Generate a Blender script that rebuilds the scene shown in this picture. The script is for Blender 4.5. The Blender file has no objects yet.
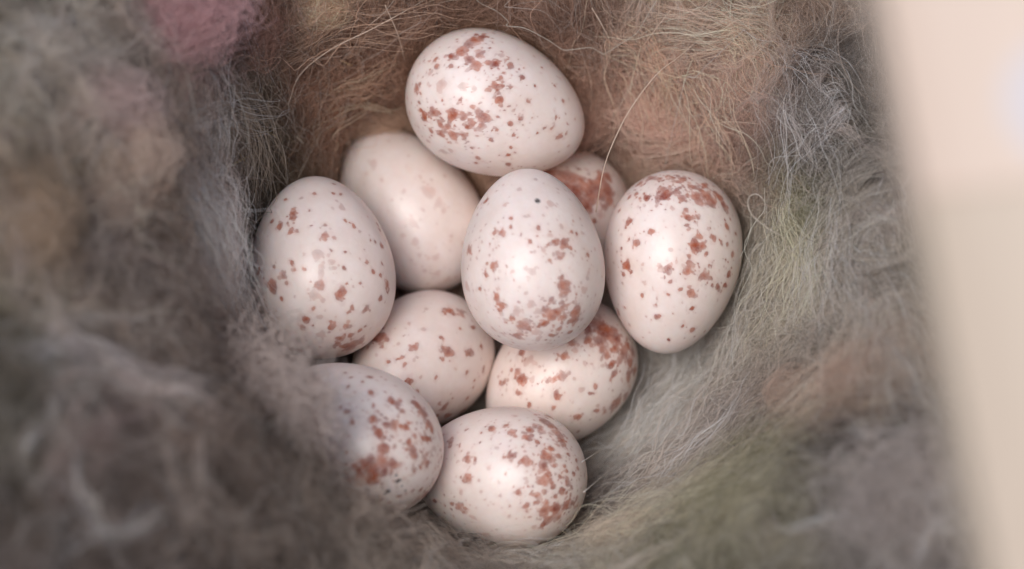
import bpy, math
import numpy as np
from mathutils import Vector, Matrix

# ------------------------------------------------------------------ camera, sky, sun, exposure
MM = 0.001                                   # everything below is laid out in millimetres
SC = bpy.context.scene
COL = SC.collection
D = 300.0                                    # camera distance to the target point
TILT = math.radians(20)
TARGET = np.array([0.0, 0.0, 12.0])
RIGHT = np.array([1.0, 0, 0])
UP = np.array([0, math.cos(TILT), math.sin(TILT)])
FWD = np.array([0, math.sin(TILT), -math.cos(TILT)])
CAM = TARGET - FWD * D

cd = bpy.data.cameras.new('camera')
cam = bpy.data.objects.new('camera', cd)
COL.objects.link(cam)
SC.camera = cam
cam.location = Vector(CAM * MM)
cam.rotation_euler = (TILT, 0, 0)
cd.sensor_width = 36
cd.lens = 36 * D / 102.4
cd.clip_start = 0.01
cd.clip_end = 10
cd.dof.use_dof = True
cd.dof.focus_distance = (D - 8.5) * MM
cd.dof.aperture_fstop = 12.5
cd.dof.aperture_blades = 0

w = bpy.data.worlds.new('World')
SC.world = w
w.use_nodes = True
nt = w.node_tree
bg = nt.nodes['Background']
sky = nt.nodes.new('ShaderNodeTexSky')
sky.sky_type = 'NISHITA'
sky.sun_disc = False
SUN_DIR = Vector((-0.30, -0.20, 0.93)).normalized()      # towards the sun
sky.sun_elevation = math.asin(SUN_DIR.z)
sky.sun_rotation = math.atan2(SUN_DIR.x, SUN_DIR.y)
sky.air_density = 1.0
sky.dust_density = 2.5
sky.ozone_density = 1.0
nt.links.new(sky.outputs[0], bg.inputs[0])
bg.inputs[1].default_value = 0.11
sd = bpy.data.lights.new('sun', 'SUN')
sd.energy = 1.5
sd.angle = math.radians(36)
sd.color = (1.0, 0.96, 0.925)
sun = bpy.data.objects.new('sun', sd)
COL.objects.link(sun)
sun.rotation_euler = SUN_DIR.to_track_quat('Z', 'Y').to_euler()
SC.view_settings.view_transform = 'Standard'
SC.view_settings.look = 'None'
SC.view_settings.gamma = 1
SC.view_settings.exposure = 0.42
try:
    SC.view_settings.use_curve_mapping = False
except Exception:
    pass
SC.render.engine = 'CYCLES'
SC.cycles.use_denoising = True
SC.cycles.max_bounces = 10
SC.cycles.diffuse_bounces = 6
SC.cycles.transparent_max_bounces = 8
RNG = np.random.default_rng(11)


# ------------------------------------------------------------------ maths helpers
def ray(px, py):
    d = FWD + ((px - 512) / 10 / D) * RIGHT - ((py - 284.5) / 10 / D) * UP
    return d


def at_depth(px, py, d):
    return CAM + (D + d) * ray(px, py)


def at_z(px, py, z):
    r = ray(px, py)
    return CAM + r * ((z - CAM[2]) / r[2])


def _hash(ix, iy, iz, seed):
    h = (ix.astype(np.int64) * 374761393 + iy.astype(np.int64) * 668265263 + iz.astype(np.int64) * 2147483647 + seed * 974634777)
    h = (h ^ (h >> 13)) * 1274126177
    h = (h ^ (h >> 16)) & 0xffffff
    return h / float(0xffffff)


def noise3(x, y, z, seed=0):
    x, y, z = np.broadcast_arrays(x, y, z)
    fx, fy, fz = np.floor(x), np.floor(y), np.floor(z)
    tx, ty, tz = x - fx, y - fy, z - fz
    tx, ty, tz = tx * tx * (3 - 2 * tx), ty * ty * (3 - 2 * ty), tz * tz * (3 - 2 * tz)
    out = 0
    for a in (0, 1):
        for b in (0, 1):
            for c in (0, 1):
                wgt = (tx if a else 1 - tx) * (ty if b else 1 - ty) * (tz if c else 1 - tz)
                out = out + wgt * _hash(fx + a, fy + b, fz + c, seed)
    return out * 2 - 1


def fbm(x, y, z, seed=0, octs=3):
    s, a, t = 0, 1.0, 0
    for o in range(octs):
        k = 2.03 ** o
        s = s + a * noise3(x * k, y * k, z * k, seed + o * 17)
        t += a
        a *= 0.5
    return s / t


def smooth(t):
    t = np.clip(t, 0, 1)
    return t * t * (3 - 2 * t)


def lin(c):
    c = np.array(c, float) / 255
    return np.where(c <= 0.04045, c / 12.92, ((c + 0.055) / 1.055) ** 2.4)


def hue(c):
    """base colour of a dyed or natural wool from how it looks, a little greyed and warm"""
    c = lin(c) * 2.5
    g = c.mean()
    return (0.70 * c + 0.30 * g) * np.array([1.06, 0.985, 0.955])


# ------------------------------------------------------------------ object helpers
def tag(o, label=None, cat=None, group=None, kind=None):
    if label: o['label'] = label
    if cat: o['category'] = cat
    if group: o['group'] = group
    if kind: o['kind'] = kind
    return o


def mesh_obj(name, verts, faces, mat, parent=None, smooth_shade=True):
    me = bpy.data.meshes.new(name)
    me.from_pydata([tuple(v) for v in verts], [], [tuple(int(i) for i in f) for f in faces])
    me.materials.append(mat)
    if smooth_shade:
        me.polygons.foreach_set('use_smooth', [True] * len(me.polygons))
    me.update()
    o = bpy.data.objects.new(name, me)
    COL.objects.link(o)
    if parent: o.parent = parent
    return o


def color_attr(me, cols, name='fibre_color'):
    a = me.attributes.new(name, 'FLOAT_COLOR', 'POINT')
    c = np.ones((len(cols), 4), np.float32)
    c[:, :3] = cols
    a.data.foreach_set('color', c.ravel())


def curves_obj(name, P, rad, cols, mat, parent=None):
    """P: strands x points x 3 (millimetres), rad: strands x points (millimetres), cols: strands x 3"""
    n, k, _ = P.shape
    cu = bpy.data.hair_curves.new(name)
    cu.add_curves([k] * n)
    cu.attributes['position'].data.foreach_set('vector', (P * MM).astype(np.float32).ravel())
    ra = cu.attributes.get('radius') or cu.attributes.new('radius', 'FLOAT', 'POINT')
    ra.data.foreach_set('value', (rad * MM).astype(np.float32).ravel())
    ca = cu.attributes.new('fibre_color', 'FLOAT_COLOR', 'CURVE')
    c = np.ones((n, 4), np.float32)
    c[:, :3] = cols
    ca.data.foreach_set('color', c.ravel())
    cu.materials.append(mat)
    o = bpy.data.objects.new(name, cu)
    COL.objects.link(o)
    if parent: o.parent = parent
    return o


# ------------------------------------------------------------------ materials
def new_mat(name):
    m = bpy.data.materials.new(name)
    m.use_nodes = True
    return m, m.node_tree, m.node_tree.nodes['Principled BSDF']


def fibre_material(name, rough=0.6, spec=0.25, bump=False):
    m, t, b = new_mat(name)
    a = t.nodes.new('ShaderNodeAttribute')
    a.attribute_name = 'fibre_color'
    b.inputs['Roughness'].default_value = rough
    b.inputs['Specular IOR Level'].default_value = spec
    if bump:
        tc = t.nodes.new('ShaderNodeTexCoord')
        n = t.nodes.new('ShaderNodeTexNoise')
        n.inputs['Scale'].default_value = 1400
        n.inputs['Detail'].default_value = 4
        t.links.new(tc.outputs['Object'], n.inputs['Vector'])
        mx = t.nodes.new('ShaderNodeMix'); mx.data_type = 'RGBA'; mx.blend_type = 'MULTIPLY'
        mx.inputs[0].default_value = 0.6
        t.links.new(a.outputs['Color'], mx.inputs[6])
        t.links.new(n.outputs['Color'], mx.inputs[7])
        n2 = t.nodes.new('ShaderNodeMapRange')
        n2.inputs[1].default_value = 0.3; n2.inputs[2].default_value = 0.7
        n2.inputs[3].default_value = 0.5; n2.inputs[4].default_value = 1.0
        t.links.new(n.outputs['Fac'], n2.inputs[0])
        t.links.new(n2.outputs[0], mx.inputs[7])
        t.links.new(mx.outputs[2], b.inputs['Base Color'])
        bp = t.nodes.new('ShaderNodeBump')
        bp.inputs['Strength'].default_value = 0.7
        bp.inputs['Distance'].default_value = 0.0006
        t.links.new(n.outputs['Fac'], bp.inputs['Height'])
        t.links.new(bp.outputs[0], b.inputs['Normal'])
    else:
        t.links.new(a.outputs['Color'], b.inputs['Base Color'])
    if not bump:
        tr = t.nodes.new('ShaderNodeBsdfTranslucent')
        t.links.new(a.outputs['Color'], tr.inputs['Color'])
        ms = t.nodes.new('ShaderNodeMixShader'); ms.inputs[0].default_value = 0.38
        t.links.new(b.outputs[0], ms.inputs[1]); t.links.new(tr.outputs[0], ms.inputs[2])
        t.links.new(ms.outputs[0], t.nodes['Material Output'].inputs['Surface'])
    return m


FELT = fibre_material('matted_felt', 0.9, 0.05, True)
HAIR = fibre_material('animal_hair', 0.5, 0.3)


def shell_material():
    m, t, b = new_mat('eggshell')
    N, L = t.nodes.new, t.links.new
    tc = N('ShaderNodeTexCoord')
    field = N('ShaderNodeAttribute'); field.attribute_name = 'spot_field'
    tone = N('ShaderNodeAttribute'); tone.attribute_name = 'spot_tone'
    nz = N('ShaderNodeTexNoise'); nz.inputs['Scale'].default_value = 2600; nz.inputs['Detail'].default_value = 3
    L(tc.outputs['Object'], nz.inputs['Vector'])
    off = N('ShaderNodeMath'); off.operation = 'MULTIPLY_ADD'
    off.inputs[1].default_value = 0.5; off.inputs[2].default_value = -0.25
    L(nz.outputs['Fac'], off.inputs[0])
    add = N('ShaderNodeMath'); add.operation = 'ADD'
    L(field.outputs['Fac'], add.inputs[0]); L(off.outputs[0], add.inputs[1])
    msk = N('ShaderNodeMapRange'); msk.interpolation_type = 'SMOOTHSTEP'
    msk.inputs[1].default_value = -0.22; msk.inputs[2].default_value = 0.22
    L(add.outputs[0], msk.inputs[0])
    # strength of pigment falls for the paler underlying spots
    stren = N('ShaderNodeMath'); stren.operation = 'MULTIPLY'
    nz5 = N('ShaderNodeTexNoise'); nz5.inputs['Scale'].default_value = 3200; nz5.inputs['Detail'].default_value = 3
    L(tc.outputs['Object'], nz5.inputs['Vector'])
    mot = N('ShaderNodeMapRange'); mot.inputs[1].default_value = 0.36; mot.inputs[2].default_value = 0.60
    mot.inputs[3].default_value = 0.86; mot.inputs[4].default_value = 1.0
    L(nz5.outputs['Fac'], mot.inputs[0])
    core = N('ShaderNodeMapRange'); core.inputs[1].default_value = -0.1; core.inputs[2].default_value = 0.7
    core.inputs[3].default_value = 0.72; core.inputs[4].default_value = 1.0
    L(field.outputs['Fac'], core.inputs[0])
    mm1 = N('ShaderNodeMath'); mm1.operation = 'MULTIPLY'
    L(mot.outputs[0], mm1.inputs[0]); L(core.outputs[0], mm1.inputs[1])
    mm2 = N('ShaderNodeMath'); mm2.operation = 'MULTIPLY'
    L(msk.outputs[0], mm2.inputs[0]); L(mm1.outputs[0], mm2.inputs[1])
    halo = N('ShaderNodeMapRange'); halo.interpolation_type = 'SMOOTHSTEP'
    halo.inputs[1].default_value = -0.95; halo.inputs[2].default_value = 0.0
    halo.inputs[3].default_value = 0.0; halo.inputs[4].default_value = 0.16
    L(field.outputs['Fac'], halo.inputs[0])
    mm3 = N('ShaderNodeMath'); mm3.operation = 'MAXIMUM'; mm3.use_clamp = True
    L(mm2.outputs[0], mm3.inputs[0]); L(halo.outputs[0], mm3.inputs[1])
    L(mm3.outputs[0], stren.inputs[0]); L(tone.outputs['Fac'], stren.inputs[1])
    # pigment colour: rusty to dark red-brown
    nz2 = N('ShaderNodeTexNoise'); nz2.inputs['Scale'].default_value = 900; nz2.inputs['Detail'].default_value = 2
    L(tc.outputs['Object'], nz2.inputs['Vector'])
    pig = N('ShaderNodeValToRGB')
    pig.color_ramp.elements[0].position = 0.35; pig.color_ramp.elements[0].color = (0.25, 0.048, 0.026, 1)
    pig.color_ramp.elements[1].position = 0.68; pig.color_ramp.elements[1].color = (0.47, 0.125, 0.05, 1)
    L(nz2.outputs['Fac'], pig.inputs[0])
    # shell ground colour with faint mottling
    nz3 = N('ShaderNodeTexNoise'); nz3.inputs['Scale'].default_value = 330; nz3.inputs['Detail'].default_value = 8; nz3.inputs['Roughness'].default_value = 0.65
    L(tc.outputs['Object'], nz3.inputs['Vector'])
    sh = N('ShaderNodeValToRGB')
    sh.color_ramp.elements[0].position = 0.3; sh.color_ramp.elements[0].color = (0.785, 0.66, 0.60, 1)
    sh.color_ramp.elements[1].position = 0.7; sh.color_ramp.elements[1].color = (0.87, 0.775, 0.728, 1)
    L(nz3.outputs['Fac'], sh.inputs[0])
    mx = N('ShaderNodeMix'); mx.data_type = 'RGBA'
    L(stren.outputs[0], mx.inputs[0]); L(sh.outputs[0], mx.inputs[6]); L(pig.outputs[0], mx.inputs[7])
    # dark specks
    dk = N('ShaderNodeAttribute'); dk.attribute_name = 'dark_speck'
    mx2 = N('ShaderNodeMix'); mx2.data_type = 'RGBA'
    mx2.inputs[7].default_value = (0.03, 0.02, 0.02, 1)
    L(dk.outputs['Fac'], mx2.inputs[0]); L(mx.outputs[2], mx2.inputs[6])
    L(mx2.outputs[2], b.inputs['Base Color'])
    b.inputs['Roughness'].default_value = 0.35
    b.inputs['Specular IOR Level'].default_value = 0.5
    b.inputs['Subsurface Weight'].default_value = 0.35
    b.inputs['Subsurface Radius'].default_value = (1.0, 0.45, 0.3)
    b.inputs['Subsurface Scale'].default_value = 0.0012
    # fine pores
    nz4 = N('ShaderNodeTexNoise'); nz4.inputs['Scale'].default_value = 2200; nz4.inputs['Detail'].default_value = 2
    L(tc.outputs['Object'], nz4.inputs['Vector'])
    bp = N('ShaderNodeBump'); bp.inputs['Strength'].default_value = 0.22; bp.inputs['Distance'].default_value = 0.0001
    L(nz4.outputs['Fac'], bp.inputs['Height']); L(bp.outputs[0], b.inputs['Normal'])
    return m


def wood_material(name, c0, c1, stain=None):
    m, t, b = new_mat(name)
    N, L = t.nodes.new, t.links.new
    tc = N('ShaderNodeTexCoord')
    mp = N('ShaderNodeMapping'); mp.inputs['Scale'].default_value = (95, 7, 60)
    L(tc.outputs['Object'], mp.inputs[0])
    nz = N('ShaderNodeTexNoise'); nz.inputs['Scale'].default_value = 1.0; nz.inputs['Detail'].default_value = 6
    nz.inputs['Distortion'].default_value = 0.6
    L(mp.outputs[0], nz.inputs['Vector'])
    r = N('ShaderNodeValToRGB')
    r.color_ramp.elements[0].position = 0.32; r.color_ramp.elements[0].color = (*c0, 1)
    r.color_ramp.elements[1].position = 0.66; r.color_ramp.elements[1].color = (*c1, 1)
    L(nz.outputs['Fac'], r.inputs[0])
    src = r.outputs[0]
    if stain:
        centre, radius, colr = stain
        vm = N('ShaderNodeVectorMath'); vm.operation = 'DISTANCE'
        vm.inputs[1].default_value = centre
        L(tc.outputs['Object'], vm.inputs[0])
        mr = N('ShaderNodeMapRange'); mr.interpolation_type = 'SMOOTHSTEP'
        mr.inputs[1].default_value = radius * 1.15; mr.inputs[2].default_value = radius * 0.85
        L(vm.outputs['Value'], mr.inputs[0])
        mx = N('ShaderNodeMix'); mx.data_type = 'RGBA'
        mx.inputs[7].default_value = (*colr, 1)
        L(mr.outputs[0], mx.inputs[0]); L(src, mx.inputs[6])
        src = mx.outputs[2]
    L(src, b.inputs['Base Color'])
    b.inputs['Roughness'].default_value = 0.7
    bp = N('ShaderNodeBump'); bp.inputs['Strength'].default_value = 0.3; bp.inputs['Distance'].default_value = 0.0005
    L(nz.outputs['Fac'], bp.inputs['Height']); L(bp.outputs[0], b.inputs['Normal'])
    return m


SHELL = shell_material()

# ------------------------------------------------------------------ egg placement (px, py, depth, blunt-end angle, dip, length, width)
EGGS = [
    [496.01, 106.0, -1.12, 158.02, 0.2, 18.4, 14.2],
    [409.89, 209.0, 7.9, 302.96, 9.29, 18.55, 13.44],
    [321.01, 267.0, -5.04, 277.03, 8.94, 18.1, 14.4],
    [532.0, 259.5, -8.19, 274.98, 5.06, 17.8, 14.0],
    [553.99, 217.0, 6.0, 18.98, -49.76, 18.0, 13.6],
    [672.0, 262.0, -2.0, 83.0, -9.0, 18.4, 13.7],
    [419.61, 363.36, 1.07, 38.96, -49.69, 17.57, 13.22],
    [559.0, 376.96, 1.74, 45.29, -10.05, 17.39, 13.29],
    [353.86, 436.02, -12.69, 330.94, 26.07, 18.4, 13.9],
    [500.01, 476.13, -7.64, 355.01, 19.22, 17.2, 13.79],
]
PEAR = 0.14


def egg_frame(e):
    px, py, d, a, dip, L_, W_ = e
    c = at_depth(px, py, d)
    a, dip = math.radians(a), math.radians(dip)
    ax = math.cos(dip) * (math.cos(a) * RIGHT + math.sin(a) * UP) - math.sin(dip) * FWD
    u = np.cross(ax, [0.31, 0.52, 0.8]); u /= np.linalg.norm(u)
    v = np.cross(ax, u)
    return c, ax, u, v, L_ / 2, W_ / 2


FRAMES = [egg_frame(e) for e in EGGS]


def egg_f(P, fr):
    """implicit value: below 1 is inside the egg"""
    c, ax, u, v, l, w_ = fr
    q = P - c
    s = q @ ax
    rr = np.sqrt(np.maximum(0, (q * q).sum(-1) - s * s))
    t = s / l
    k = (1 + PEAR * np.clip(t, -1, 1)) / 1.01
    return np.sqrt(t * t + (rr / (w_ * k)) ** 2)


def egg_lower(x, y, fr):
    """height of the underside of an egg above each x, y (ellipsoid approximation), inf outside"""
    c, ax, u, v, l, w_ = fr
    l2, w2 = l + 0.15, w_ + 0.15
    A = np.outer(ax, ax) / l2 ** 2 + (np.eye(3) - np.outer(ax, ax)) / w2 ** 2
    dx, dy = x - c[0], y - c[1]
    a = A[2, 2]
    b = 2 * (A[0, 2] * dx + A[1, 2] * dy)
    cc = A[0, 0] * dx * dx + 2 * A[0, 1] * dx * dy + A[1, 1] * dy * dy - 1
    disc = b * b - 4 * a * cc
    z = c[2] + (-b - np.sqrt(np.maximum(disc, 0))) / (2 * a)
    return np.where(disc > 0, z, 1e9)


# ------------------------------------------------------------------ the box: floor board and right-hand wall
WALL_TOP = 122.0
RAIL_LOW = 114.0
SET_BACK = 25.0
FLOOR_Z = -7.0
wa = at_z(886, 0, WALL_TOP)
wb = at_z(992, 569, WALL_TOP)
wdir = (wb - wa); wdir[2] = 0; wdir /= np.linalg.norm(wdir)
wnor = np.array([-wdir[1], wdir[0], 0])                  # away from the nest
if wnor[0] < 0: wnor = -wnor


def wall_dist(x, y):
    """distance from the side panel's inner face, positive on the nest side"""
    return SET_BACK - ((x - wa[0]) * wnor[0] + (y - wa[1]) * wnor[1])


# ------------------------------------------------------------------ nest surface
def nest_height(x, y, carve=True):
    cx, cy = -0.5, 0.5
    dx, dy = x - cx, y - cy
    th = np.arctan2(dy, dx)
    r = np.hypot(dx, dy)
    # rim height and distance round the cup (degrees, height, inner radius, rim radius)
    tab = np.array([[-180, 43, 18.5, 34], [-135, 40, 19, 34], [-90, 22, 21, 36], [-45, 37, 17, 41],
                    [0, 29, 15, 36], [45, 26, 14, 30], [90, 25, 9, 25], [135, 36, 15, 36], [180, 43, 18.5, 34]], float)
    d = np.degrees(th)
    f = (d + 180) / 45
    i = np.clip(np.floor(f).astype(int), 0, 7)
    t = smooth(f - i)[..., None]
    row = tab[i] * (1 - t) + tab[i + 1] * t
    H, R0, R1 = row[..., 1], row[..., 2], row[..., 3]
    s = np.clip((r - R0) / (R1 - R0), 0, 1)
    s = s * s * (2.2 - 1.2 * s)
    z = H * s + np.clip((H - 30) / 10, 0, 1) * 0.9 * np.clip(r - R1, 0, 16)
    clump = fbm(x / 9, y / 9, z / 14, 5, 3)
    z = z + s * clump * 4.5 + (0.25 + 0.75 * s) * fbm(x / 3.2, y / 3.2, z / 5, 9, 3) * 1.5
    # the nest material climbs the wooden wall
    wd = wall_dist(x, y)
    z = z + 9.0 * smooth((9.0 - wd) / 9.0) * (1 + 0.35 * noise3(x / 6, y / 6, 0 * x, 21))
    if carve:
        for k in (0, 2, 5, 8, 9):                        # wool packed up under the eggs that sit high on the side of the cup
            c = FRAMES[k][0]
            zl = float(egg_lower(np.array(c[0]), np.array(c[1]), FRAMES[k])) - 0.2
            z = np.maximum(z, zl * np.exp(-((x - c[0]) ** 2 + (y - c[1]) ** 2) / 30.0))
        for fr in FRAMES:
            z = np.minimum(z, egg_lower(x, y, fr) - 0.05)
    return np.maximum(z, -5.5)


X0, X1, Y0, Y1, GS = -78.0, 66.0, -56.0, 66.0, 0.4
gx = np.arange(X0, X1, GS)
gy = np.arange(Y0, Y1, GS)
GX, GY = np.meshgrid(gx, gy, indexing='ij')
GH = nest_height(GX, GY)
GDX, GDY = np.gradient(GH, GS)


def gsample(A, x, y):
    fx = np.clip((x - X0) / GS, 0, len(gx) - 1.001)
    fy = np.clip((y - Y0) / GS, 0, len(gy) - 1.001)
    i, j = fx.astype(int), fy.astype(int)
    a, b = fx - i, fy - j
    return (A[i, j] * (1 - a) * (1 - b) + A[i + 1, j] * a * (1 - b) + A[i, j + 1] * (1 - a) * b + A[i + 1, j + 1] * a * b)


def on_nest(px, py):
    """the point of the nest surface that a line of sight meets"""
    r = ray(px, py)
    for s in np.arange(215, 345, 0.5):
        p = CAM + r * s
        if p[2] < gsample(GH, np.array([p[0]]), np.array([p[1]]))[0]:
            return p
    return CAM + r * 300


# wool and moss colours, with shade of gaps and lower left painted in: position, reach in mm, appearance
PATCH = [
    (330, 90, 6, (126, 94, 72)), (400, 60, 6, (118, 88, 66)), (370, 110, 5, (138, 114, 92)), (480, 15, 5, (104, 80, 62)),
    (600, 60, 5, (140, 112, 92)), (640, 110, 6, (152, 125, 110)), (720, 110, 6, (150, 124, 111)), (700, 60, 5, (138, 114, 100)),
    (560, 20, 5, (108, 84, 68)), (640, 15, 3, (150, 138, 124)), (740, 20, 5, (128, 112, 96)), (760, 150, 4, (135, 115, 100)),
    (800, 130, 5, (74, 72, 70)), (830, 90, 4, (95, 92, 86)), (815, 210, 4, (106, 112, 74)), (770, 240, 4, (126, 124, 112)),
    (860, 240, 5, (128, 124, 114)), (790, 300, 5, (134, 130, 116)), (730, 340, 5, (128, 127, 120)), (830, 330, 5, (126, 122, 112)),
    (660, 430, 6, (156, 152, 146)), (690, 380, 5, (158, 155, 149)), (610, 500, 5, (130, 128, 124)), (720, 440, 5, (126, 121, 116)),
    (870, 390, 4, (128, 113, 99)), (800, 400, 4, (122, 112, 101)), (740, 510, 6, (106, 106, 82)), (640, 545, 5, (140, 135, 120)),
    (840, 470, 4, (62, 58, 54)), (910, 500, 5, (118, 113, 108)), (880, 545, 4, (92, 90, 86)), (780, 545, 5, (112, 110, 90)),  # darkest patch paints a shaded gap between the tufts
    (430, 555, 6, (118, 110, 100)), (330, 540, 6, (112, 104, 94)), (250, 520, 7, (88, 78, 69)), (100, 480, 9, (86, 76, 68)), (20, 530, 6, (76, 66, 58)),  # dark wool at lower left, part of its shading put into the colour
    (180, 430, 7, (94, 83, 74)), (80, 330, 8, (100, 91, 83)), (150, 300, 5, (106, 96, 88)), (250, 340, 5, (128, 121, 116)),
    (270, 430, 4, (112, 102, 94)), (200, 230, 4, (148, 140, 136)), (60, 60, 8, (122, 117, 104)), (120, 60, 6, (120, 113, 104)),
    (120, 155, 4, (152, 134, 114)), (25, 225, 4, (134, 112, 84)), (160, 20, 5, (126, 100, 102)), (245, 25, 3, (110, 88, 76)),
    (100, 110, 4, (140, 122, 118)), (260, 150, 5, (88, 82, 66)), (230, 100, 4, (108, 100, 88)), (5, 340, 4, (96, 95, 66)), (8, 440, 4, (70, 72, 50)),
    (150, 180, 4, (124, 110, 95)), (60, 270, 5, (104, 94, 84)), (300, 15, 3, (150, 130, 108)), (60, 170, 5, (118, 105, 86)),
    (240, 230, 3, (88, 82, 72)), (380, 20, 4, (104, 82, 66)), (560, 540, 4, (122, 116, 106)),
]
PP = np.array([on_nest(p[0], p[1]) for p in PATCH])
PR = np.array([p[2] for p in PATCH], float)
PC = np.array([hue(p[3]) for p in PATCH])


def wool_colour(P):
    jit = np.stack([fbm(P[:, 0] / 5, P[:, 1] / 5, P[:, 2] / 5, s, 2) for s in (31, 37, 41)], 1) * 4.5
    q = P + jit
    wsum = np.full(len(P), 1e-9)
    acc = np.zeros((len(P), 3))
    for c, r, col in zip(PP, PR, PC):
        d2 = ((q - c) ** 2).sum(1) / (r * r)
        g = np.exp(-d2 * 0.9) + 1e-4 / (1 + d2)
        wsum += g
        acc += g[:, None] * col
    col = acc / wsum[:, None]
    # lighter and darker wool, with the shade of gaps painted in, coarser on the outer rim than in the cup
    rim = smooth((np.hypot(P[:, 0], P[:, 1]) - 24) / 8)[:, None]
    mixd = fbm(P[:, 0] / 3.4, P[:, 1] / 3.4, P[:, 2] / 3.4, 51, 3)[:, None]
    col = col * np.exp(mixd * (0.45 + 0.75 * rim))
    return np.clip(col, 0.01, 0.85)


# ------------------------------------------------------------------ build: floor and wall
def box_mesh(name, corners, z0, z1, mat, parent=None, bevel=0.25):
    vs = [(c[0] * MM, c[1] * MM, z0 * MM) for c in corners] + [(c[0] * MM, c[1] * MM, z1 * MM) for c in corners]
    n = len(corners)
    fs = [list(range(n))[::-1], list(range(n, 2 * n))] + [[i, (i + 1) % n, n + (i + 1) % n, n + i] for i in range(n)]
    o = mesh_obj(name, vs, fs, mat, parent, False)
    if bevel:
        b = o.modifiers.new('bevel', 'BEVEL'); b.width = bevel * MM; b.segments = 3
    return o


FLOOR_WOOD = wood_material('floor_wood', (0.30, 0.21, 0.14), (0.42, 0.31, 0.21))
fl = box_mesh('floor', [(-95, -75), (75, -75), (75, 85), (-95, 85)], FLOOR_Z - 12, FLOOR_Z, FLOOR_WOOD)
tag(fl, 'plain wooden bottom board that the nest rests on', kind='structure')

wall = bpy.data.objects.new('box_wall', None)
COL.objects.link(wall)
joint = at_z(1000, 186, WALL_TOP)
tj = float((joint - wa) @ wdir)
base = wa + wdir * tj
wall.location = Vector((base[0] * MM, base[1] * MM, FLOOR_Z * MM))
wall.rotation_euler = (0, 0, math.atan2(-wdir[0], wdir[1]) + math.pi)     # local y runs along the wall towards the far end
tag(wall, 'pale wooden wall of the nest box beside the nest, far out of focus', 'box wall')
hz = (WALL_TOP - FLOOR_Z)
M1 = wood_material('pink_pale_wood', (0.64, 0.49, 0.375), (0.78, 0.625, 0.495), (Vector((0.0105, 0.005, hz * MM)), 0.0045, (0.68, 0.615, 0.58)))
M2 = wood_material('yellow_pale_wood', (0.53, 0.42, 0.31), (0.68, 0.56, 0.43))
rl = RAIL_LOW - FLOOR_Z
b1 = box_mesh('board', [(0, 0.02), (38, 0.02), (38, 80), (0, 80)], rl, hz, M1, wall)
tag(b1, 'pinkish pale board with a grey patch near its end')
b2 = box_mesh('board', [(0, -90), (38, -90), (38, -0.02), (0, -0.02)], rl, hz, M2, wall)
tag(b2, 'yellowish pale board')
b3 = box_mesh('side_panel', [(SET_BACK, -90), (38, -90), (38, 80), (SET_BACK, 80)], 0, rl - 0.05, M2, wall)

# ------------------------------------------------------------------ build: the nest
nest = bpy.data.objects.new('bird_nest', None)
COL.objects.link(nest)
nest.location = (0, 0, FLOOR_Z * MM)
tag(nest, 'cup-shaped bird nest of matted grey and brown animal hair, wool and moss', 'nest')
NOFF = np.array([0, 0, FLOOR_Z])             # children are laid out from the nest's own base


def nest_part(o):
    o.parent = nest
    return o


# matted bowl: the height grid, trimmed along the wall, closed down to the floor
sel = wall_dist(GX, GY) > 0.35
nx, ny = len(gx), len(gy)
top = np.stack([GX, GY, GH], -1).reshape(-1, 3)
# slide the vertices beyond the wall back to its face
wdv = wall_dist(top[:, 0], top[:, 1])
ov = np.maximum(0, 0.35 - wdv)
top[:, 0] -= ov * wnor[0]
top[:, 1] -= ov * wnor[1]
idx = np.arange(nx * ny).reshape(nx, ny)
f = np.stack([idx[:-1, :-1], idx[1:, :-1], idx[1:, 1:], idx[:-1, 1:]], -1).reshape(-1, 4)
keep = (ov.reshape(nx, ny)[:-1, :-1] < GS * 1.5).reshape(-1)
f = f[keep]
used = np.unique(f)
remap = -np.ones(nx * ny, int); remap[used] = np.arange(len(used))
V = top[used]; F = remap[f]
# boundary loop -> skirt
e = np.concatenate([F[:, [0, 1]], F[:, [1, 2]], F[:, [2, 3]], F[:, [3, 0]]])
es = np.sort(e, 1)
uq, inv, cnt = np.unique(es, axis=0, return_inverse=True, return_counts=True)
bnd = e[cnt[inv.ravel()] == 1]
bv = np.unique(bnd)
low = -np.ones(len(V), int); low[bv] = len(V) + np.arange(len(bv))
LV = V[bv].copy(); LV[:, 2] = FLOOR_Z
allV = np.concatenate([V, LV])
SF = np.stack([bnd[:, 1], bnd[:, 0], low[bnd[:, 0]], low[bnd[:, 1]]], 1)
allF = np.concatenate([F, SF])
cup = mesh_obj('nest_cup', (allV - NOFF) * MM, allF, FELT, nest)
color_attr(cup.data, wool_colour(allV) * 0.8)


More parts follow.
